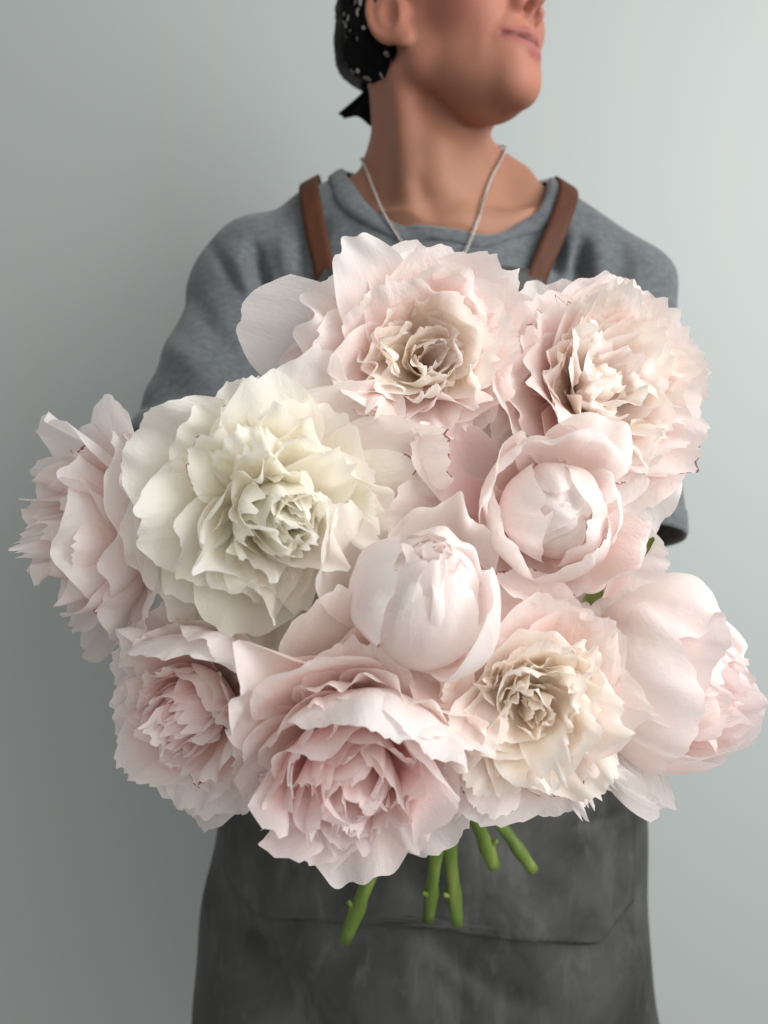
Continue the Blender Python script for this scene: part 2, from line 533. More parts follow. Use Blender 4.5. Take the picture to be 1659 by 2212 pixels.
def fold_sdf(p):
    d = np.zeros(p.shape[:-1])
    front = 1 / (1 + np.exp((p[..., 1] - .80) / .012))
    y = np.maximum(p[..., 1], .2)
    px = CX + FPX * p[..., 0] / .755; pz = CY - FPX * (p[..., 2] - CZ) / .755
    for (a, b, w, h) in FOLDS:
        a = np.array(a, float); b = np.array(b, float); ab = b - a
        t = np.clip(((px - a[0]) * ab[0] + (pz - a[1]) * ab[1]) / (ab @ ab), 0, 1)
        dist = np.hypot(px - a[0] - t * ab[0], pz - a[1] - t * ab[1]) * .755 / FPX
        d += h * np.exp(-(dist / w) ** 2) * np.sin(np.pi * np.clip(.12 + .8 * t, 0, 1))
    d += .0016 * np.sin(p[..., 0] * 70 + 2.2 * np.sin(p[..., 2] * 31) + 9 * p[..., 1]) * np.sin(p[..., 2] * 43 + 1 + 1.5 * np.sin(p[..., 0] * 28))
    return d * (front * 1.25 + .1)
PF, PB = P(968, 486, .714), np.array([.060, .868, 1.468])
NCX = .0665; NA = .099; nmid = (PF + PB) / 2; nmid[0] = NCX; nax = (PB - PF); nax[0] = 0; NBH = np.linalg.norm(nax) / 2; nax = unit(nax)
def shirt_core(p):
    d = smin(torso_sdf(p), shoulder_sdf(p), .05)
    return smin(d, sleeve_sdf(p), .022)
def shirt_sdf(p): return shirt_core(p) + fold_sdf(p)

EL_R, EL_L = P(1250, 1235, .735), P(440, 1190, .72)
def hand_prims(center, side, up):
    """palm, four wrapped fingers and a thumb round the bundle of stems"""
    pr = []
    e1 = GE1 * side; R = .0265
    at = lambda ang, off, r=R: center + GAX * off + r * (math.cos(math.radians(ang)) * e1 + math.sin(math.radians(ang)) * GE2)
    for i, (off, reach, rad) in enumerate(((.030, 205, .0082), (.010, 225, .0088), (-.010, 218, .0085), (-.029, 190, .0074))):
        angs = np.linspace(8, reach, 5)
        for k in range(4):
            pr.append((at(angs[k], off), at(angs[k + 1], off * .96), rad * (1 - .06 * k), rad * (1 - .06 * (k + 1)), .004))
    for off in (.026, .008, -.010, -.026):
        pr.append((at(8, off), at(-75, off * .8, .034), .0105, .0125, .012))
    pr.append((at(-70, .012, .036), at(-115, .036, .033), .0125, .0105, .008))
    pr.append((at(-115, .036, .033), at(-165, .046, .028), .0105, .0090, .006))
    pr.append((at(-165, .046, .028), at(-205, .048, .027), .0090, .0078, .005))
    return pr, at(-75, -.004, .040)
HR, WR = hand_prims(GRIP + GAX * .0, 1, 1)
HL, WL = hand_prims(GRIP + GAX * .088, -1, 1)
WR2 = WR + np.array([.050, .012, .010]); WL2 = WL + np.array([-.055, .012, .012])
def body_sdf(p):
    d = smin(torso_sdf(p), shoulder_sdf(p), .05) + .013
    # neck
    n0, n1 = np.array([.059, .795, 1.35]), fromhead((-.040, .004, -.01))
    q = p.copy()
    neck = rc(q, n0, n1, .0625, .0545)
    d = smin(d, neck, .030)
    for pts, r in ((( P(815, 395, .82), P(690, 500, .82)), .026), ((P(1045, 375, .82), P(1235, 492, .82)), .027)):
        d = smin(d, rc(p, pts[0], pts[1], r, r * .9), .035)
    mast = fromhead((-.022, -.052, -.045)); mast2 = fromhead((-.022, .05, -.045))
    d = smin(d, rc(p, mast, P(898, 476, .738), .0110, .0060), .026)
    d = smin(d, rc(p, mast2, P(990, 474, .738), .0110, .0065), .024)
    d = smax(d, -ell(p, P(938, 462, .705), (.012, .016, .018)), .016)                  # notch above the breastbone
    d = d + .003 * np.exp(-(seg(p, P(905, 400, .73), P(925, 470, .72)) / .010) ** 2)
    d = smin(d, rc(p, P(960, 505, .735), P(1190, 470, .765), .011, .011), .020)          # collar bones
    d = smin(d, rc(p, P(900, 505, .735), P(700, 470, .765), .011, .011), .020)
    d = smin(d, rc(p, P(945, 330, .735), P(950, 400, .735), .011, .008), .024)           # throat
    e = np.sqrt(((p[..., 0] - NCX) / NA) ** 2 + (((p - nmid) @ nax) / NBH) ** 2)
    w = np.clip((e - .90) / .08, 0, 1) * np.clip((1.50 - p[..., 2]) / .02, 0, 1)
    mk = (w > 0) & (np.abs(d) < .03)
    if mk.any():
        d = d.copy(); dm = d[mk]; d[mk] = dm + w[mk] * (np.maximum(dm, shirt_sdf(p[mk]) + .007) - dm)
    hm = (p[..., 2] > 1.38)
    if hm.any():
        d = d.copy(); d[hm] = smin(d[hm], head_sdf(p[hm]), .012)
    # arms
    for s, e, w, w2, h in ((P(1330, 660, .80), EL_R, WR2, WR, HR), (P(560, 610, .80), EL_L, WL2, WL, HL)):
        arm = rc(p, s, e, .034, .036)
        m = e + (w - e) * .3
        arm = smin(arm, rc(p, e, m, .036, .038), .02)
        arm = smin(arm, rc(p, m, w, .038, .025), .02)
        arm = smin(arm, rc(p, w, w2, .025, .021), .015)
        d = smin(d, arm, .02)
        hd = None
        near = np.linalg.norm(p - w2, axis=-1) < .17
        if near.any():
            pn = p[near]; hd = None
            for a, b, r1, r2, k in h:
                x = rc(pn, a, b, r1, r2); hd = x if hd is None else smin(hd, x, k)
            dn = d[near]; d = d.copy(); d[near] = smin(dn, hd, .010)
    return d

xs = np.arange(-.26, .36, .0030); ys = np.arange(.44, .95, .0030)
zs = np.concatenate([np.arange(.70, 1.36, .0040), np.arange(1.36, 1.80, .0024)])
V, F = surface_nets(body_sdf, xs, ys, zs)
V = project(body_sdf, V, it=2)
# skin colours: lips, flushed cheeks, ear, paler neck
q = tohead(V); a = q.copy(); a[:, 1] = np.abs(a[:, 1])
colr = np.tile(np.array([.335, .170, .110]), (len(V), 1))
def blend(mask, c):
    global colr
    colr = colr + mask[:, None] * (np.array(c) - colr)
isface = (q[:, 2] > -.13) & (q[:, 0] > -.03)
blend(np.clip((q[:, 2] + .115) / .04, 0, 1) * (q[:, 0] > -.1) * .55, (.365, .148, .100))
blend(.60 * np.exp(-(np.linalg.norm((a - np.array([.062, .046, -.020])) / np.array([.03, .03, .028]), axis=1)) ** 2), (.47, .15, .125))
blend(.5 * np.exp(-(np.linalg.norm((a - np.array([.085, .0, -.098])) / .022, axis=1)) ** 2), (.46, .18, .135))
blend(.5 * np.exp(-(np.linalg.norm((a - np.array([.098, .012, -.034])) / .014, axis=1)) ** 2), (.50, .18, .13))
blend(.6 * np.exp(-(np.linalg.norm((a - np.array([-.006, .075, -.004])) / np.array([.03, .014, .04]), axis=1)) ** 2), (.52, .21, .15))
lip = np.minimum(seg(a, (.0975, .0, -.0605), (.083, .025, -.0598)) - .0068, seg(a, (.0965, .0, -.0722), (.084, .022, -.0632)) - .0074)
blend(np.clip(-lip / .0022 + .4, 0, 1) * (q[:, 0] > .07) * .85, (.34, .110, .108))
blend(np.exp(-(seg(a, (.100, .0, -.0662), (.083, .0275, -.0600)) / .0030) ** 2) * (q[:, 0] > .07) * .9, (.11, .03, .03))  # shade in the slit between the lips, painted into the colour
blend(np.exp(-(np.linalg.norm((a - np.array([.1035, .0068, -.0395])) / np.array([.007, .005, .007]), axis=1)) ** 2) * .6, (.20, .05, .045))  # shade inside the nostrils, painted into the colour
body = pm('body', V, F, M_SKIN)
ca = body.data.color_attributes.new('skin_col', 'FLOAT_COLOR', 'POINT')
ca.data.foreach_set('color', np.c_[colr, np.ones(len(colr))].astype(np.float32).ravel())
body['label'] = 'bare neck and lower face looking aside'

# T-shirt
xs = np.arange(-.34, .42, .0045); ys = np.arange(.60, 1.02, .0045); zs = np.arange(.72, 1.50, .0045)
V, F = surface_nets(shirt_sdf, xs, ys, zs)
V = project(shirt_sdf, V, it=2)
def ring_at(sc, lift):
    b = np.linspace(0, 2 * np.pi, 140, endpoint=False)
    pt = nmid + np.stack([NA * sc * np.cos(b), 0 * b, 0 * b], 1) + (NBH * sc * np.sin(b))[:, None] * nax
    return project(shirt_sdf, pt, lift, 12)
def polar(p):
    x_ = (p[:, 0] - NCX) / NA; s_ = ((p - nmid) @ nax) / NBH
    return np.arctan2(s_, x_), np.hypot(x_, s_)
ra, rr_ = polar(ring_at(1.06, 0)); od = np.argsort(ra)
va, vr = polar(V)
ins = vr < np.interp(va, ra[od], rr_[od], period=2 * np.pi)
keep = ~(ins & (V[:, 2] > 1.30))
for s0, s1 in ((SL0, SL1), (SR0, SR1)):
    ax = unit(s1 - s0)
    isl = np.minimum(rc(V, s0, ext(s0, s1, .09), .053, .078), 1)
    other = (torso_sdf(V) > .004)
    keep &= ~(((V - s1) @ ax > 0) & (np.abs(isl) < .03) & other & (np.linalg.norm(V - s1, axis=1) < .2))
keep &= V[:, 2] > .74
V2, F2, _ = drop(V, F, keep)
shirt = pm('t_shirt', V2, F2, M_SHIRT)
so = shirt.modifiers.new('thickness', 'SOLIDIFY'); so.thickness = .0022; so.offset = -1
shirt['label'] = 'heather grey short sleeved t-shirt'
# collar band and sleeve hems
b = np.linspace(0, 2 * np.pi, 140, endpoint=False)
rows = []
for k, (sc, lift) in enumerate(((.94, -.0035), (.960, .0026), (1.03, .0036), (1.09, .0034), (1.160, .0028), (1.180, -.0012))):
    rows.append(ring_at(sc, lift))
col_o = pm('collar', np.vstack(rows), grid_faces(len(rows), 140, True), M_SHIRT, shirt)
def hem(s0, s1, r):
    ax = unit(s1 - s0); e = unit(np.cross(ax, [0, 1, 0])); g = np.cross(ax, e)
    t = np.linspace(0, 2 * np.pi, 72, endpoint=False)
    rows = []
    for (off, lift) in ((-.022, -.0005), (-.0205, .0014), (-.010, .0016), (.0, .0018), (.003, 0), (.0, -.0035), (-.022, -.004)):
        c = s1 + ax * off
        pt = c + r * (np.cos(t)[:, None] * e + np.sin(t)[:, None] * g)
        for _ in range(10):
            v = (shirt_sdf(pt) - lift); rad = pt - c; rad -= (rad @ ax)[:, None] * ax
            pt = pt - np.clip(v, -.01, .01)[:, None] * rad / (np.linalg.norm(rad, axis=1)[:, None] + 1e-6)
        rows.append(pt)
    return pm('sleeve_hem', np.vstack(rows), grid_faces(len(rows), 72, True), M_SHIRT, shirt)
hem(SL0, SL1, .07); hem(SR0, SR1, .07)

# trousers, mostly hidden under the apron
def trouser_sdf(p):
    d = torso_sdf(p) + .022
    d = smax(d, p[..., 2] - .86, .01)
    lz = np.minimum(rc(p, (-.045, .80, .70), (-.040, .80, .30), .088, .080), rc(p, (.135, .80, .70), (.130, .80, .30), .088, .080))
    return smin(smax(d, .60 - p[..., 2], .02), lz, .04)
V, F = surface_nets(trouser_sdf, np.arange(-.26, .34, .008), np.arange(.64, .98, .008), np.arange(.36, .92, .008), 3)
pm('trousers', V, F, M_DENIM)

# apron
def apron_grid(nz=130, nt=121, lift=.009, z0=.46, z1=1.328):
    z = np.linspace(z1, z0, nz)
    ph = np.interp(z, [.40, .95, 1.12, 1.24, z1], [112, 108, 94, 68, 53])
    t = np.linspace(-1, 1, nt)
    A = np.radians(ph)[:, None] * t[None, :]
    Z = np.repeat(z[:, None], nt, 1)
    r = np.full(A.shape, .33)
    for _ in range(40):
        p = np.stack([.045 + r * np.sin(A), .80 - r * np.cos(A), Z], -1).reshape(-1, 3)
        v = smin(torso_sdf(p), shoulder_sdf(p), .05).reshape(A.shape) - lift
        r = r - np.clip(v, -.02, .02) * .9
    # soft buckles of the leather
    X = .045 + r * np.sin(A)
    w = .0035 * np.sin(X * 34 + 5 * Z + 1.4 * np.sin(Z * 17)) * np.clip((1.0 - Z) / .3, 0, 1)
    w += .0022 * np.sin(X * 19 - Z * 23 + 2) + .0012 * np.sin(X * 60 + Z * 44)
    w -= .0030 * np.exp(-((X - .075 + .30 * (Z - .62)) / .018) ** 2) * np.clip((.80 - Z) / .08, 0, 1)
    for (a_, b_, wd, h) in (((905, 2030), (1060, 2150), .008, .004), ((1050, 2110), (1200, 2180), .010, -.004), ((880, 2020), (890, 2212), .010, .004),
                            ((1240, 1790), (1370, 1785), .006, -.004), ((1150, 1830), (1260, 1960), .014, .004), ((930, 1930), (1010, 2040), .010, .003)):
        a3, b3 = P(*a_, .69), P(*b_, .69)
        ab = (b3 - a3)[[0, 2]]
        tt = np.clip(((X - a3[0]) * ab[0] + (Z - a3[2]) * ab[1]) / (ab @ ab), 0, 1)
        dd = np.hypot(X - a3[0] - tt * ab[0], Z - a3[2] - tt * ab[1])
        w += h * np.exp(-(dd / wd) ** 2) * np.sin(np.pi * np.clip(.1 + .85 * tt, 0, 1))
    r = r + w
    p = np.stack([.045 + r * np.sin(A), .80 - r * np.cos(A), Z], -1)
    return p, r, A
AG, AR, AA = apron_grid()
nz, nt = AG.shape[:2]
apron = pm('apron', AG.reshape(-1, 3), grid_faces(nz, nt), M_APRON)
so = apron.modifiers.new('thickness', 'SOLIDIFY'); so.thickness = .0024; so.offset = 1
apron['label'] = 'dark grey waxed leather bib apron'
def apron_y(x, z, lift=.0):
    """front surface of the apron at x, z"""
    k = int(np.clip(np.searchsorted(-AG[:, 0, 2], -z), 1, nz - 1))
    z0, z1 = AG[k - 1, 0, 2], AG[k, 0, 2]; t = (z - z0) / (z1 - z0)
    row = AG[k - 1] * (1 - t) + AG[k] * t
    m = slice(nt // 8, nt - nt // 8)
    return np.interp(x, row[m, 0], row[m, 1]) - lift
def apron_pt(px, py, lift):
    d = .68
    for _ in range(12):
        p = P(px, py, d); d = apron_y(p[0], p[2], lift)
    return P(px, py, d)
# pocket: a second layer of leather sewn on, bounded by the seam
po = [(487, 1700), (487, 1892), (556, 1980), (700, 1988), (930, 2003), (1110, 2028), (1292, 2038), (1366, 1946), (1372, 1700)]
left_e = lambda py: np.interp(py, [1700, 1892, 1985, 2038], [487, 487, 560, 900])
rws = []
for py in np.linspace(1700, 2036, 60):
    xl = np.interp(py, [1700, 1892, 1980, 1988, 2003, 2028, 2037], [487, 487, 556, 700, 930, 1110, 1285])
    xr = np.interp(py, [1700, 1946, 2038], [1372, 1366, 1292])
    rws.append([apron_pt(px, py, .0052) for px in np.linspace(xl, xr, 60)])
pocket = pm('pocket', np.array(rws).reshape(-1, 3), grid_faces(60, 60), M_APRON, apron)
so = pocket.modifiers.new('thickness', 'SOLIDIFY'); so.thickness = .0018; so.offset = -1
M_THREAD = mat_plain('dark_thread', (.030, .031, .030), .8, .1)
pts = []
for k in range(len(po) - 1):
    n = max(3, int(math.hypot(po[k + 1][0] - po[k][0], po[k + 1][1] - po[k][1]) / 9))
    for t in np.linspace(0, 1, n, endpoint=False):
        px = po[k][0] + (po[k + 1][0] - po[k][0]) * t; py = po[k][1] + (po[k + 1][1] - po[k][1]) * t
        cx_, cy_ = 929, 1830
        pts.append(apron_pt(px + (cx_ - px) * .008, py + (cy_ - py) * .02, .0058))
Vt, Ft = tube(pts, .0007, 6)
pm('pocket_seam', Vt, Ft, M_THREAD, apron)

# leather straps over the shoulders
def strap(xa, xb, xback):
    al = np.radians(np.linspace(-14, 205, 90))
    xx = np.interp(np.degrees(al), [-14, 62, 100, 205], [xa, xb, xb, xback])
    O = np.stack([xx, np.full(90, .812), np.full(90, 1.330)], 1)
    D = np.stack([0 * al, -np.cos(al), np.sin(al)], 1)
    r = np.full(90, .25)
    for _ in range(50):
        v = smin(torso_sdf(O + D * r[:, None]), shoulder_sdf(O + D * r[:, None]), .05) - .006
        r = r - np.clip(v, -.02, .02) * .8
    path = O + D * r[:, None]
    for _ in range(6):
        path[1:-1] = path[1:-1] * .5 + .25 * (path[:-2] + path[2:])
    nrm = grad(lambda p: smin(torso_sdf(p), shoulder_sdf(p), .05), path); nrm /= np.linalg.norm(nrm, axis=1)[:, None]
    t = np.gradient(path, axis=0); t /= np.linalg.norm(t, axis=1)[:, None]
    w = np.cross(t, nrm)
    rows = []
    for (sw, sn) in ((-1, 0), (-.96, 1), (-.5, 1.12), (0, 1.15), (.5, 1.12), (.96, 1), (1, 0), (.96, -1), (0, -1), (-.96, -1)):
        rows.append(path + w * sw * .0104 + nrm * sn * .0016)
    Vs = np.stack(rows, 1)
    return pm('strap', Vs.reshape(-1, 3), grid_faces(90, 10, True), M_STRAP, apron)
strap(P(706, 580, .712)[0], P(668, 425, .775)[0], .0)
strap(P(1156, 565, .712)[0], P(1226, 440, .775)[0], .10)

# necklace: small links hanging on neck and shirt
path = catmull([P(822, 338, .850), P(786, 345, .782), P(812, 405, .727), P(850, 470, .702), P(892, 532, .690), P(945, 600, .684), P(1002, 540, .690), P(1038, 460, .704), P(1068, 395, .735), P(1084, 340, .786), P(1060, 338, .850)], 40)
def clear(p): return np.minimum(body_sdf(p), shirt_core(p))
path = project(clear, path, .0036, 10)
for _ in range(6):
    for _ in range(30): path[1:-1] = path[1:-1] * .5 + .25 * (path[:-2] + path[2:])
    cv = clear(path); g_ = grad(clear, path)
    path = path + np.clip(.0032 - cv, 0, .02)[:, None] * g_
for _ in range(8): path[1:-1] = path[1:-1] * .5 + .25 * (path[:-2] + path[2:])
sl = np.r_[0, np.cumsum(np.linalg.norm(np.diff(path, axis=0), axis=1))]
nl = int(sl[-1] / .0029); ss = (np.arange(nl) + .5) * sl[-1] / nl
C_ = np.stack([np.interp(ss, sl, path[:, k]) for k in range(3)], 1)
T_ = np.gradient(C_, axis=0); T_ /= np.linalg.norm(T_, axis=1)[:, None]
N_ = grad(clear, C_); N_ /= np.linalg.norm(N_, axis=1)[:, None] + 1e-9
VV, FF = [], []
for k in range(nl):
    t_, n_ = T_[k], N_[k]; w_ = np.cross(t_, n_); n_ = np.cross(w_, t_)
    side = w_ if k % 2 else unit(.55 * w_ + .8 * n_)
    a_ = np.linspace(0, 2 * np.pi, 10, endpoint=False)
    ringp = C_[k] + .0021 * np.cos(a_)[:, None] * t_ + .00135 * np.sin(a_)[:, None] * side
    tw = np.cross(t_, side); m = []
    for j in range(10):
        o_ = unit(ringp[j] - C_[k])
        for b_ in range(5):
            m.append(ringp[j] + .00055 * (math.cos(b_ * 1.2566) * o_ + math.sin(b_ * 1.2566) * tw))
    base = len(VV)
    VV += m
    for j in range(10):
        for b_ in range(5):
            FF.append((base + j * 5 + b_, base + ((j + 1) % 10) * 5 + b_, base + ((j + 1) % 10) * 5 + (b_ + 1) % 5, base + j * 5 + (b_ + 1) % 5))
nk = pm('necklace', VV, FF, M_SILVER); nk['label'] = 'thin silver chain necklace'

# hair and headscarf
def hair_sdf(p):
    q = tohead(p)
    d = ell(q, (-.034, 0, .048), (.098, .079, .096))
    d = smin(d, ell(q, (-.084, -.006, .004), (.038, .054, .046)), .03)
    d = smin(d, ell(q, (-.060, 0, -.040), (.018, .040, .026)), .02)
    s = q * np.array([1., 1, 1])
    d = d + .0016 * np.sin(q[..., 1] * 210 + 30 * np.sin(q[..., 0] * 30)) + .0012 * np.sin(q[..., 0] * 190 + q[..., 2] * 120)
    d = smax(d, (-.050 + .72 * np.maximum(-.015 - q[..., 0], -.03) - q[..., 2]) * .8, .010)
    face = ell(q, (.075, 0, -.03), (.075, .10, .10))
    return smax(d, -face, .01)
hx = np.arange(-.10, .22, .0035)
V, F = surface_nets(hair_sdf, hx, np.arange(.62, .93, .0035), np.arange(1.42, 1.76, .0035), 4)
hair = pm('hair', V, F, M_HAIR); hair['label'] = 'short dark hair under the scarf'
def scarf_sdf(p):
    q = tohead(p)
    shell = np.abs(hair_sdf(p) - .0042) - .0016
    fr = np.interp(q[..., 2], [-.10, -.05, .02, .08, .16], [-.026, -.022, -.010, .006, .02])
    bk = np.interp(q[..., 2], [-.10, -.05, .02, .08, .16], [-.130, -.098, -.070, -.056, -.05])
    d = smax(shell, q[..., 0] - fr, .002)
    d = smax(d, bk - q[..., 0], .002)
    d = d + .0008 * np.sin(q[..., 0] * 300 + q[..., 2] * 60)
    return d
V, F = surface_nets(scarf_sdf, np.arange(-.10, .22, .0024), np.arange(.62, .93, .0024), np.arange(1.42, 1.76, .0024), 3)
scarf = pm('headscarf', V, F, M_SCARF); scarf['label'] = 'black headscarf with white printed motifs, knotted at the nape'
q = tohead(V); prt = np.clip((q[:, 2] + .040) / .010, 0, 1)
at = scarf.data.attributes.new('print', 'FLOAT', 'POINT'); at.data.foreach_set('value', prt.astype(np.float32))
# knot and tails
def knot_sdf(p):
    d = ell(p, P(806, 186, .815), (.014, .013, .013))
    return d + .0012 * np.sin(p[..., 0] * 420 + p[..., 2] * 300)
kc = P(806, 186, .815)
V, F = surface_nets(knot_sdf, np.arange(kc[0] - .02, kc[0] + .02, .002), np.arange(kc[1] - .02, kc[1] + .02, .002), np.arange(kc[2] - .02, kc[2] + .02, .002), 2)
pm('knot', V, F, M_SCARF, scarf)
def tail(poly_l, poly_r, seed):
    L_ = catmull(poly_l, 8); R_ = catmull(poly_r, 8); n = min(len(L_), len(R_))
    t = np.linspace(0, 1, 15)[None, :, None]
    g = L_[:n, None] * (1 - t) + R_[:n, None] * t
    g[..., 1] += .006 * np.sin(t[..., 0] * 7 + seed) * np.linspace(0, 1, n)[:, None]
    o = pm('tail', g.reshape(-1, 3), grid_faces(n, 15), M_SCARF, scarf)
    s = o.modifiers.new('thickness', 'SOLIDIFY'); s.thickness = .0016
tail([P(800, 182, .815), P(768, 212, .815), P(730, 243, .815)], [P(826, 185, .815), P(826, 215, .81), P(800, 268, .81)], .3)
tail([P(800, 184, .822), P(790, 220, .825), P(742, 251, .825)], [P(832, 185, .822), P(836, 220, .822), P(822, 262, .822)], 2.0)

# ------------------------------------------------------------------ peonies
ACT = {}
def petal_geo(L, W, th0, th1, r0=.004, z0=0., wrap=.8, ruf=.05, freq=3, curl=0., tip=.40, notch=.05, shin=.05, bend=1.0, crease=.5, seed=0, nu=31, nv=21, bw=.30, fold=0., cleft=0.):
    r_ = np.random.default_rng(seed)
    u = np.linspace(-1, 1, nu)[None, :]; v = np.linspace(0, 1, nv)[:, None]
    v = v ** .85
    # ragged outline of the tip
    nz_ = sum(r_.normal() * np.sin(k * np.pi * u * .5 + r_.uniform(0, 6.28)) * wk for k, wk in ((2, .22), (3, .34), (5, .46), (8, .48), (13, .40), (19, .30), (25, .24))) * (1 - .85 * np.abs(u) ** 5)
    Lf = 1 - tip * np.abs(u) ** 3.0 + notch * .52 * nz_ - cleft * np.exp(-((u - r_.uniform(-.3, .3)) / .10) ** 2)
    Lf = np.clip(Lf, .4, 1.12)
    s = v * Lf
    th0r, th1r = math.radians(th0), math.radians(th1)
    sg = np.linspace(0, 1.3, 120)
    th = th0r + (th1r - th0r) * np.clip(sg, 0, 1.1) ** bend
    k = np.clip((sg - .70) / .30, 0, 1.6); th = th + math.radians(curl) * k * k
    ds = sg[1] - sg[0]
    rm = r0 + L * np.r_[0, np.cumsum((np.sin(th[1:]) + np.sin(th[:-1])) * .5 * ds)]
    zm = z0 + L * np.r_[0, np.cumsum((np.cos(th[1:]) + np.cos(th[:-1])) * .5 * ds)]
    R_, Z_, T_ = np.interp(s, sg, rm), np.interp(s, sg, zm), np.interp(s, sg, th)
    prof = (bw + (1 - bw) * np.sin(np.pi / 2 * np.clip(s / .68, 0, 1)) ** .9) * (1 - .16 * np.clip((s - .72) / .28, 0, 1) ** 2)
    a_ = u * W * prof
    kap = wrap / np.maximum(np.maximum(R_, .30 * L), W * .55)
    ak = np.clip(a_ * kap, -2.4, 2.4)
    X = np.sin(ak) / kap; Nn = (1 - np.cos(ak)) / kap
    # displacement along the petal's normal
    d = 0
    for j in range(3):
        f = freq * (.55 + .55 * j) * r_.uniform(.8, 1.2)
        d = d + r_.normal() / (1 + .5 * j) * np.sin(f * np.pi * u * .5 + r_.uniform(0, 6.28) + r_.normal() * 1.3 * s)
    d = d * ruf * L * np.clip(s, 0, 1.2) ** 2.6
    d = d + ruf * .9 * L * np.abs(u) ** 3 * np.sin(r_.uniform(2.5, 5) * s * 2 + r_.uniform(0, 6.28)) * s
    d = d + .022 * L * np.sin(r_.uniform(1.5, 3) * u + r_.uniform(0, 6.28)) * np.sin(r_.uniform(2, 4.5) * s + r_.uniform(0, 6.28)) * np.clip(s * 2, 0, 1)
    cw = sum(r_.normal() * np.sin(k_ * u + r_.uniform(0, 6.28) + 1.6 * np.sin(r_.uniform(2, 5) * s + r_.uniform(0, 6.28) + 2 * u)) for k_ in (9, 14, 22, 33))
    d = d + crease * .0045 * L * cw * np.clip((s - .35) / .65, 0, 1) ** 1.5
    cr2 = sum(r_.normal() * np.sin(r_.uniform(5, 13) * u + r_.uniform(4, 11) * s + r_.uniform(0, 6.28)) for _ in range(5))
    d = d + .0058 * L * cr2 * np.clip((s - .25) / .6, 0, 1) * (.5 + crease)
    d = d - shin * L * u * np.clip(s * 1.5, 0, 1)
    if fold:
        d = d + fold * L * np.clip((np.abs(u) - .45) / .55, 0, 1) ** 2 * np.clip(s * 1.3, 0, 1)
    # inward normal in the r-z plane is (-cos, sin)
    Rr = R_ - np.cos(T_) * (Nn + d); Zz = Z_ + np.sin(T_) * (Nn + d)
    V = np.stack([X, Rr, Zz], -1).reshape(-1, 3)
    UV = np.stack(np.broadcast_arrays((u + 1) / 2 + 0 * v, v + 0 * u), -1).reshape(-1, 2)
    return V, grid_faces(nv, nu), UV

def frame(axis):
    A = unit(axis)
    e1 = unit(np.array([1., 0, 0]) - A * A[0]) if abs(A[0]) < .93 else unit(np.array([0, 1., 0]) - A * A[1])
    e2 = np.cross(A, e1)
    if e2[2] < 0: e2 = -e2
    return e1, e2, A

PET = {
    'blush': dict(tip=(.965, .912, .892), mid=(.972, .805, .765), base=(.972, .83, .74)),
    'pink':  dict(tip=(.962, .885, .875), mid=(.970, .735, .720), base=(.965, .68, .655)),
    'cream': dict(tip=(.965, .950, .900), mid=(.970, .942, .850), base=(.970, .925, .72)),
    'peach': dict(tip=(.968, .930, .880), mid=(.975, .895, .805), base=(.978, .875, .72)),
    'white': dict(tip=(.966, .932, .916), mid=(.970, .885, .860), base=(.970, .85, .77)),
}
PM = {}
def pmat(kind, cr=False, small=0):
    # relief follows the size of the petal, so that small ones do not look crushed
    if (kind, cr, small) not in PM:
        PM[(kind, cr, small)] = mat_petal('petal_' + kind + ('_crimson_edge' if cr else '') + ('', '_small', '_tiny')[small], crimson=cr, relief=(1.0, .5, .2)[small], **PET[kind])
    return PM[(kind, cr, small)]

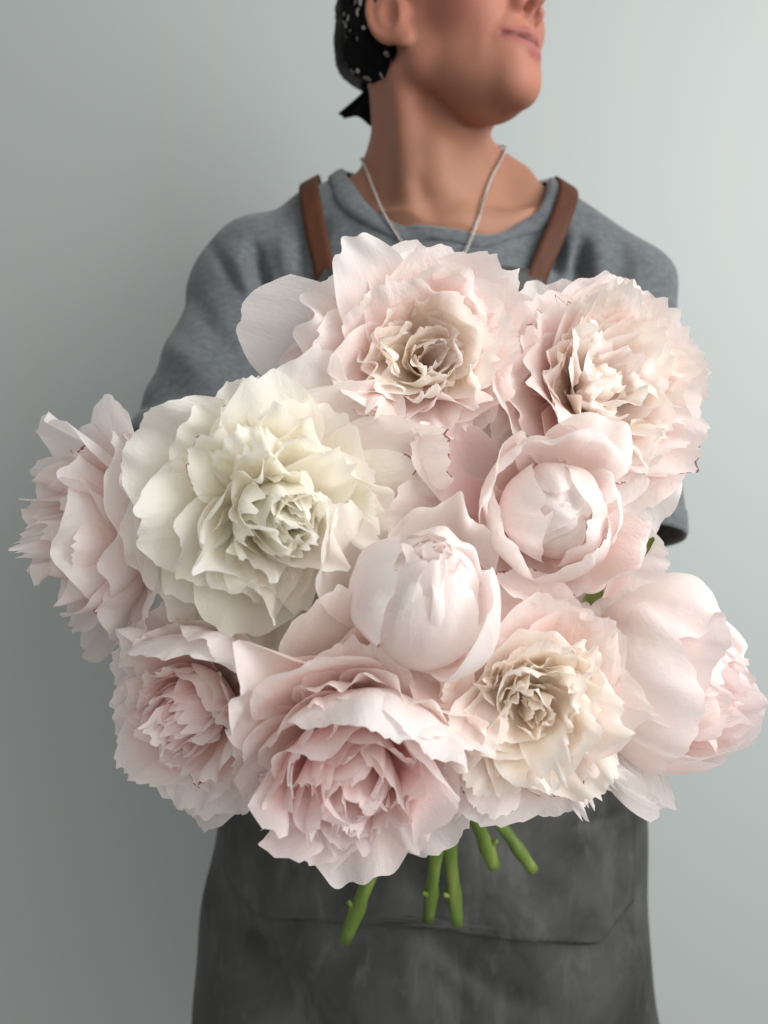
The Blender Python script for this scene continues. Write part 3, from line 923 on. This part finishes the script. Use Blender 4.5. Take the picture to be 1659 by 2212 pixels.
class Peony:
    def __init__(self, label, px, py, d, rpx, axis, group='peonies in the bouquet', sink=.42):
        self.R = rpx * d / FPX
        self.e1, self.e2, self.A = frame((axis[0], -axis[2], axis[1]))
        c = P(px, py, d)
        self.B = c - self.A * self.R * sink
        self.o = empty('peony', self.B, label, 'peony', group)
        self.seed = int(px * 7 + py * 13)
        self.r = np.random.default_rng(self.seed)
        self.k = 0
    def petal(self, phi, L, W, th0, th1, kind, cr=False, lean=0., shift=(0, 0, 0), **kw):
        R = self.R; self.k += 1
        kw.setdefault('seed', self.seed + self.k * 101)
        for key in ('r0', 'z0'):
            if key in kw: kw[key] = kw[key] * R
        V, F, UV = petal_geo(L * R, W * R, th0, th1, **kw)
        # local: x sideways, y outwards, z along the flower's axis
        c, s = math.cos(math.radians(phi)), math.sin(math.radians(phi))
        out = c * self.e1 + s * self.e2
        side = np.cross(out, self.A)
        Wd = V[:, :1] * side + V[:, 1:2] * out + V[:, 2:] * self.A
        sh = np.asarray(shift, float) * R
        Wd = Wd + sh[0] * self.e1 + sh[1] * self.e2 + sh[2] * self.A
        return new_mesh('petal', Wd, F, pmat(kind, cr, 0 if W * R > .027 else (1 if W * R > .018 else 2)), self.o, uvs=UV)
    def ring(self, n, L, W, th0, th1, kind, phi0=0., jit=1., crp=0., skip=(), **kw):
        for i in range(n):
            g = self.r
            ph = phi0 + 360 / n * i + g.normal() * 9 * jit
            if any(abs((ph - s0 + 180) % 360 - 180) < w for s0, w in skip): continue
            k2 = dict(kw)
            k2['shin'] = kw.get('shin', .05) * (1 if i % 3 else -1) + g.normal() * .02
            k2['curl'] = kw.get('curl', 0) + g.normal() * 16 * jit
            self.petal(ph, L * (1 + g.normal() * .07 * jit), W * (1 + g.normal() * .13 * jit), th0 + g.normal() * 5 * jit, th1 + g.normal() * 9 * jit,
                       kind, cr=(g.random() < crp), **k2)
    def heart(self, n, kind, L=.95, spread=46, ruf=.065, center=(0, 0, 0), W=.36, z0=.05, close=0):
        g = self.r
        for i in range(n):
            t = ((i + .6) / n) ** .8; ph = i * 137.5 + g.normal() * 14
            self.petal(ph, L * (1 - .05 * t) * (1 + g.normal() * .06), W * (.45 + .65 * t) * g.uniform(.8, 1.25), 4 + spread * t, -6 - close - 20 * t + g.normal() * 7, kind,
                       r0=.012 + .07 * t, z0=z0, ruf=ruf, freq=2.4, notch=.10, wrap=1.0, curl=14 + g.normal() * 24, tip=.28, shift=center, nu=27, nv=19, crease=.9,
                       cleft=.05 * g.random(), shin=.06 + g.normal() * .03)
    def stem(self, end, grip_off, rad=.0047, knots=True, wob=0.):
        """cut stem: from the back of the flower, through the hand, to its lower end"""
        A = self.A
        b0 = self.B + A * self.R * .04
        g0 = GRIP + GAX * .115 + GE1 * grip_off[0] + GE2 * grip_off[1]
        g1 = GRIP - GAX * .035 + GE1 * grip_off[0] + GE2 * grip_off[1]
        b1 = b0 - A * .035
        path = catmull([b0, b1, g0 * .62 + b1 * .38 - A * .006, g0, g1, g1 * .5 + np.asarray(end) * .5 + np.array([wob, 0, .004]), end], 9)
        n = len(path)
        rr = rad * (1 + .08 * np.sin(np.linspace(0, 9, n) + self.seed)) * np.linspace(.92, 1.06, n)
        if knots:
            for kk in (int(n * .84), int(n * .93)):
                rr[kk] *= 1.25; rr[kk + 1] *= 1.12
        V, F = tube(path, rr, 12)
        st = new_mesh('stem', V - self.B, F, M_STEM, self.o)
        if knots:
            # stub of a trimmed leaf stalk
            kk = int(n * .93); tdir = unit(path[kk + 1] - path[kk - 1])
            sd = unit(np.cross(tdir, self.r.normal(size=3) * .5 + np.array([0, 1., 0]))) * (1 if self.seed % 2 else -1)
            p0 = path[kk] + sd * rad * .6; p1 = p0 + (sd * .8 - tdir * .5) * .009
            V, F = tube(catmull([p0, (p0 + p1) / 2 + sd * .0006, p1], 4), [.0027, .0026, .0024, .0023, .0021, .002, .0018, .0017], 8)
            new_mesh('leaf_stub', V - self.B, F, M_STEM, self.o)
        # calyx: three to five sepals clasping the flower's back
        for i in range(5):
            ph = 72 * i + self.r.uniform(-15, 15)
            V, F, UV = petal_geo(.42 * self.R, .17 * self.R, 100, 62, r0=.02 * self.R, z0=-.035 * self.R, wrap=.7, ruf=.04, tip=.75, notch=.03, seed=self.seed + i, nu=9, nv=9)
            c, s = math.cos(math.radians(ph)), math.sin(math.radians(ph))
            out = c * self.e1 + s * self.e2; side = np.cross(out, self.A)
            new_mesh('sepal', V[:, :1] * side + V[:, 1:2] * out + V[:, 2:] * self.A, F, M_SEPAL, self.o, uvs=UV)
        return path

def leaf(f, pts, w, mat=None):
    """a small bract or leaf tip growing from behind the flower"""
    path = catmull(pts, 7); n = len(path)
    t = np.gradient(path, axis=0); t /= np.linalg.norm(t, axis=1)[:, None]
    sd = np.cross(t, np.array([.2, -1., .1])); sd /= np.linalg.norm(sd, axis=1)[:, None]
    nn = np.cross(sd, t)
    u = np.linspace(-1, 1, 7); sv = np.linspace(0, 1, n)
    wd = w * (.35 + .65 * np.sin(np.pi * np.clip(sv * .9 + .1, 0, 1))) * (1 - .55 * sv ** 4)
    V = path[:, None] + (wd[:, None] * u)[..., None] * sd[:, None] + (w * .45 * (u ** 2)[None, :] + .0006 * np.sin(9 * u + 14 * sv[:, None]))[..., None] * nn[:, None]
    return new_mesh('leaf', V.reshape(-1, 3) - f.B, grid_faces(n, 7), mat or M_SEPAL, f.o)

def rosette(f, kinds, n=(6, 7, 8, 8, 9), crp=.06, guard_th=(84, 62), skip=(), heart=10, heart_kind=None, openness=0., gl=1.12, heart_len=1.0, ruf=1.0, fr=1.0):
    k0, k1, k2 = kinds
    o = openness
    f.ring(n[0], gl, .60, guard_th[0], guard_th[1], k0, phi0=f.r.uniform(0, 60), crp=crp, r0=.06, z0=-.02, ruf=.040 * ruf, notch=.045 * fr, wrap=.75, curl=10, skip=skip, nu=33, nv=23)
    f.ring(n[1], 1.08, .50, 80, 22 + o, k0, phi0=f.r.uniform(0, 60), crp=crp, r0=.05, z0=.0, ruf=.05 * ruf, notch=.05 * fr, wrap=.85, curl=14, nu=31, nv=21)
    f.ring(n[2], 1.02, .44, 70, 6 + o, k1, phi0=f.r.uniform(0, 60), crp=crp, r0=.05, z0=.02, ruf=.065 * ruf, notch=.07 * fr, wrap=.9, curl=16, jit=1.3)
    f.ring(n[3], .95, .38, 57, -4 + o * .9, k1, phi0=f.r.uniform(0, 60), crp=crp * .5, r0=.06, z0=.03, ruf=.075 * ruf, notch=.085 * fr, wrap=.9, curl=18, jit=1.5)
    f.ring(n[4], .88, .31, 42, -10 + o * .8, k2, phi0=f.r.uniform(0, 60), crp=0, r0=.06, z0=.04, ruf=.085 * ruf, notch=.10 * fr, wrap=.9, curl=18, jit=1.7)
    if heart: f.heart(heart, heart_kind or k2, L=heart_len)

def open_heart(f, ka, kb, cx=0., cy=0., sc=1.):
    """wide bowl of ragged petals whose inner faces are seen from the front"""
    sh = (cx, cy, 0)
    f.ring(7, .80 * sc, .31 * sc, 60, 22, ka, phi0=10, r0=.06, z0=.10, ruf=.08, notch=.10, wrap=.8, curl=10, jit=1.3, shift=sh)
    f.ring(6, .68 * sc, .26 * sc, 46, 12, kb, phi0=40, r0=.05, z0=.12, ruf=.09, notch=.12, wrap=.85, curl=12, jit=1.5, shift=sh)
    f.ring(5, .58 * sc, .21 * sc, 32, 2, kb, phi0=70, r0=.04, z0=.14, ruf=.10, notch=.12, wrap=.9, curl=14, jit=1.5, shift=sh)
    f.ring(3, .50 * sc, .16 * sc, 14, -8, ka, phi0=20, r0=.02, z0=.15, ruf=.10, notch=.12, wrap=1.0, curl=10, jit=1.2, shift=sh)

def offs():
    pts = [(0, 0)]
    for i in range(6): pts.append((.0082 * math.cos(i * 1.0472), .0082 * math.sin(i * 1.0472)))
    for i in range(4): pts.append((.0150 * math.cos(i * 1.5708 + .5), .0150 * math.sin(i * 1.5708 + .5)))
    return pts
GO = offs()

# 1 top, under the chin
f = Peony('full blush peony at the top of the bouquet, under the necklace', 905, 765, .43, 240, (.12, -.06, 1))
rosette(f, ('blush', 'blush', 'peach'), heart=0, openness=24, crp=.08, skip=((180, 30),))
open_heart(f, 'white', 'peach', .08, -.06)
f.petal(128, 1.28, .42, 66, 40, 'white', ruf=.05, r0=.08, wrap=.7, curl=20)
f.petal(165, 1.62, .52, 100, 96, 'white', ruf=.02, r0=.08, wrap=.35, tip=.22, notch=.02, bend=1)
f.petal(188, 1.25, .40, 96, 60, 'blush', ruf=.05, r0=.10, wrap=1.1, fold=.16, curl=-20)
f.petal(205, 1.20, .40, 92, 40, 'blush', ruf=.05, r0=.10, wrap=1.0, curl=30)
f.petal(262, 1.15, .45, 92, 66, 'pink', ruf=.05, r0=.1, wrap=.6, curl=24)
f.stem(P(988, 1995, .615), GO[0])

# 2 top right
f = Peony('broad blush peony in front of the sleeve, tilted up beside a cupped one', 1300, 835, .455, 255, (.24, .14, 1))
rosette(f, ('blush', 'blush', 'peach'), n=(7, 8, 8, 8, 8), heart=0, openness=20, crp=.12)
open_heart(f, 'peach', 'white', .0, .02, 1.1)
f.petal(150, 1.25, .5, 88, 70, 'blush', ruf=.06, r0=.1, wrap=.6, curl=20)
f.petal(205, 1.25, .62, 80, 30, 'blush', ruf=.03, r0=.12, wrap=1.0, curl=0)
f.petal(250, 1.28, .66, 84, 34, 'white', ruf=.03, r0=.12, wrap=.9, curl=6)
f.petal(290, 1.25, .60, 90, 70, 'white', ruf=.04, r0=.12, wrap=.6)
f.stem(P(1068, 1872, .60), GO[1])

# 3 cream
f = Peony('wide open cream white peony with a pale yellow ruffled heart', 600, 1112, .405, 280, (.34, -.26, 1))
rosette(f, ('cream', 'cream', 'cream'), n=(7, 8, 9, 9, 10), heart=10, heart_len=1.0, openness=28, guard_th=(86, 72), crp=.10, ruf=1.2)
f.heart(6, 'cream', L=.95, spread=16)
f.petal(18, 1.52, .50, 82, 50, 'white', ruf=.03, r0=.1, wrap=.8, curl=-30, cr=True)
f.petal(42, 1.30, .50, 84, 62, 'white', ruf=.04, r0=.1, wrap=.7, curl=20)
f.petal(70, 1.22, .42, 84, 66, 'white', ruf=.03, r0=.1, wrap=.7)
f.petal(292, 1.26, .46, 90, 66, 'cream', ruf=.05, r0=.1, wrap=.7)
f.petal(330, 1.22, .46, 90, 60, 'cream', ruf=.05, r0=.1, wrap=.7)
f.petal(255, 1.24, .46, 90, 66, 'white', ruf=.05, r0=.1, wrap=.7)
f.stem(P(925, 1988, .61), GO[2])

# 4 far left, facing away to the side
f = Peony('pale pink peony facing sideways in front of the wall and grey sleeve hem', 225, 1155, .455, 262, (-.80, -.10, .58))
rosette(f, ('white', 'blush', 'blush'), n=(7, 7, 8, 7, 7), heart=8, openness=4, crp=.12, guard_th=(86, 40), fr=.45)
f.petal(20, 1.0, .45, 104, 80, 'blush', ruf=.06, r0=.1, wrap=.6)
f.petal(330, 1.05, .40, 100, 74, 'blush', ruf=.07, r0=.1, wrap=.6)
f.petal(280, 1.1, .42, 104, 92, 'white', ruf=.04, r0=.1, wrap=.5)
f.stem(P(930, 1790, .59), GO[3])

# 5 closed ball in the middle
f = Peony('nearly closed globe peony with smooth overlapping petals beside the cream one', 916, 1282, .375, 205, (.22, .70, .68), sink=.80)
def globe(f, kind, kind2, opening=0, n=(5, 6, 6), crp=0., rnd=1.):
    f.ring(n[2], 1.55, .50, 62, -62 + opening, kind2, r0=.05, z0=.12, ruf=.03, wrap=1.0, notch=.05, curl=10, jit=.7)
    f.ring(n[1], 1.80, .70, 80, -66 + opening, kind, phi0=20, r0=.06, z0=.05, ruf=.022, wrap=1.0, notch=.04, curl=10, jit=.7, nu=33, nv=25, crp=crp)
    f.ring(n[0], 1.92, .86, 92, -64 + opening, kind, phi0=50, r0=.06, ruf=.018, wrap=1.0, notch=.035, curl=14, jit=.7 * rnd, nu=35, nv=27, crp=crp)
    f.heart(6, kind2, L=1.45, spread=18, close=14)
globe(f, 'white', 'blush', -8)
f.petal(150, 1.95, .74, 100, -20, 'white', ruf=.03, r0=.08, wrap=.9, curl=30, nu=35, nv=27)
f.petal(70, 1.95, .70, 96, -30, 'white', ruf=.04, r0=.10, wrap=.95, curl=20, nu=35, nv=27)
f.petal(112, 1.95, .62, 106, 40, 'pink', ruf=.04, r0=.1, wrap=.8, nu=33, nv=23)
f.petal(15, 1.65, .56, 102, 40, 'blush', ruf=.05, r0=.10, wrap=.8, nu=33, nv=23)
f.petal(310, 1.45, .55, 108, 80, 'blush', ruf=.06, r0=.10, wrap=.7, nu=33, nv=23)
f.stem(P(745, 2032, .605), GO[4], rad=.0048, wob=-.004)

# 6 cupped, right of centre
f = Peony('half open cupped peony with a round inner ball, above the peach one', 1200, 1108, .41, 185, (.06, .02, 1), sink=.75)
f.ring(5, 1.62, .70, 74, -92, 'white', r0=.04, z0=.12, ruf=.02, wrap=1.0, notch=.04, jit=.7, nu=33, nv=25)
f.ring(5, 1.62, .66, 80, -62, 'blush', phi0=30, r0=.05, z0=.06, ruf=.03, wrap=1.0, notch=.04, jit=.8, nu=33, nv=25)
f.ring(5, 1.75, .74, 88, -34, 'white', phi0=10, r0=.06, ruf=.03, wrap=1.0, notch=.04, curl=20, jit=.8, nu=35, nv=27, crp=.1)
f.ring(4, 1.80, .72, 94, -6, 'blush', phi0=60, r0=.08, ruf=.04, wrap=.9, notch=.04, curl=24, nu=35, nv=25)
f.petal(150, 1.9, .55, 98, 50, 'pink', ruf=.05, r0=.1, wrap=.7)
f.petal(230, 1.8, .60, 98, 60, 'pink', ruf=.06, r0=.1, wrap=.7)
f.petal(182, 2.0, .62, 98, 48, 'pink', ruf=.05, r0=.1, wrap=.7)
f.petal(204, 2.15, .62, 99, 58, 'blush', ruf=.05, r0=.1, wrap=.7)
f.petal(302, 1.75, .62, 100, 64, 'blush', ruf=.05, r0=.1, wrap=.7)
f.petal(335, 1.65, .5, 100, 60, 'white', ruf=.05, r0=.1, wrap=.7)
f.petal(150, 1.75, .80, 78, -96, 'white', r0=.05, z0=.12, ruf=.012, wrap=1.0, notch=.03, nu=37, nv=29, crease=.3)
f.stem(P(1152, 1880, .60), GO[5], wob=.004)

# 7 peach heart, lower right
f = Peony('peach hearted peony with crimson flecked petal edges and a hollow centre', 1150, 1528, .392, 232, (.0, .0, 1))
rosette(f, ('blush', 'peach', 'peach'), n=(7, 8, 8, 8, 7), heart=0, openness=22, crp=.26)
open_heart(f, 'peach', 'peach', .0, .0, 1.0)
f.ring(9, 1.18, .22, 82, 74, 'white', phi0=200, r0=.06, ruf=.07, notch=.16, wrap=.6, skip=((90, 95),))
f.stem(P(1010, 1760, .59), GO[6])

# 8 far right globe facing right
f = Peony('large smooth pale globe peony turned away to the right, in front of the bare wall', 1455, 1468, .445, 250, (.72, -.06, .62), sink=.75)
f.ring(6, 1.35, .46, 55, -40, 'pink', r0=.05, z0=.10, ruf=.06, wrap=1.0, notch=.06, curl=12)
f.ring(6, 1.50, .58, 72, -48, 'blush', phi0=20, r0=.06, z0=.05, ruf=.03, wrap=1.0, notch=.03, curl=-4, jit=.6, nu=33, nv=25)
f.ring(5, 1.62, .78, 90, -44, 'white', phi0=180, r0=.06, ruf=.015, wrap=1.0, notch=.03, curl=6, jit=.5, nu=37, nv=29, shin=.03)
f.petal(180, 1.72, .95, 92, -40, 'white', ruf=.010, r0=.08, wrap=1.0, notch=.03, nu=39, nv=31, crease=.3)
f.petal(262, 1.45, .60, 98, 6, 'white', ruf=.025, r0=.1, wrap=1.0, nu=35, nv=25)
f.petal(225, 1.50, .60, 98, -6, 'white', ruf=.025, r0=.1, wrap=1.0, nu=35, nv=25)
f.heart(8, 'pink', L=1.25, spread=30)
leaf(f, [P(1300, 1275, .452), P(1345, 1215, .446), P(1385, 1180, .440), P(1412, 1160, .436)], .0062)
leaf(f, [P(1265, 1300, .445), P(1290, 1265, .436), P(1306, 1235, .434)], .0050)
leaf(f, [P(1310, 1290, .440), P(1338, 1225, .432), P(1362, 1165, .430)], .0058, pmat('pink'))
f.stem(P(985, 1740, .58), GO[7])

# 9 bottom, facing down to the camera
f = Peony('big pink hearted peony at the bottom of the bouquet, above the cut stems', 765, 1645, .39, 272, (.0, -.42, .90))
rosette(f, ('blush', 'pink', 'pink'), n=(8, 8, 9, 9, 9), heart=10, openness=4, crp=.07, guard_th=(84, 60))
f.petal(78, 1.42, .74, 80, -12, 'white', ruf=.025, r0=.12, wrap=.95, curl=10, nu=37, nv=27)
f.petal(48, 1.40, .66, 82, -14, 'white', ruf=.03, r0=.14, wrap=.9, curl=12, nu=37, nv=27)
f.petal(112, 1.30, .58, 88, 22, 'blush', ruf=.04, r0=.14, wrap=.9, curl=20, nu=33, nv=25)
f.petal(135, 1.35, .52, 86, 36, 'blush', ruf=.06, r0=.1, wrap=.7, fold=.1)
f.petal(62, 1.30, .58, 98, 60, 'pink', ruf=.05, r0=.12, wrap=.7, nu=33, nv=25)
f.petal(92, 1.34, .58, 100, 64, 'blush', ruf=.05, r0=.12, wrap=.7, nu=33, nv=25)
f.stem(P(870, 1760, .575), GO[8])

# 10 lower left
f = Peony('pale pink peony with crumpled inner petals, hanging beside the apron edge', 420, 1530, .425, 222, (-.36, -.16, .92))
rosette(f, ('white', 'blush', 'pink'), n=(7, 7, 8, 8, 8), heart=10, openness=2, crp=.12, guard_th=(84, 44))
f.petal(82, 1.50, .86, 86, -22, 'white', ruf=.018, r0=.12, wrap=1.0, curl=8, nu=37, nv=27)
f.petal(55, 1.45, .60, 88, -4, 'white', ruf=.03, r0=.14, wrap=.9, nu=33, nv=25)
f.petal(262, 1.35, .55, 88, 78, 'white', ruf=.05, r0=.1, wrap=.6, nu=33, nv=25)
f.petal(15, 1.32, .52, 94, 56, 'white', ruf=.04, r0=.1, wrap=.7, nu=33, nv=25)
f.petal(325, 1.30, .50, 90, 74, 'white', ruf=.06, r0=.1, wrap=.6, nu=33, nv=25)
f.stem(P(895, 1770, .59), GO[9])
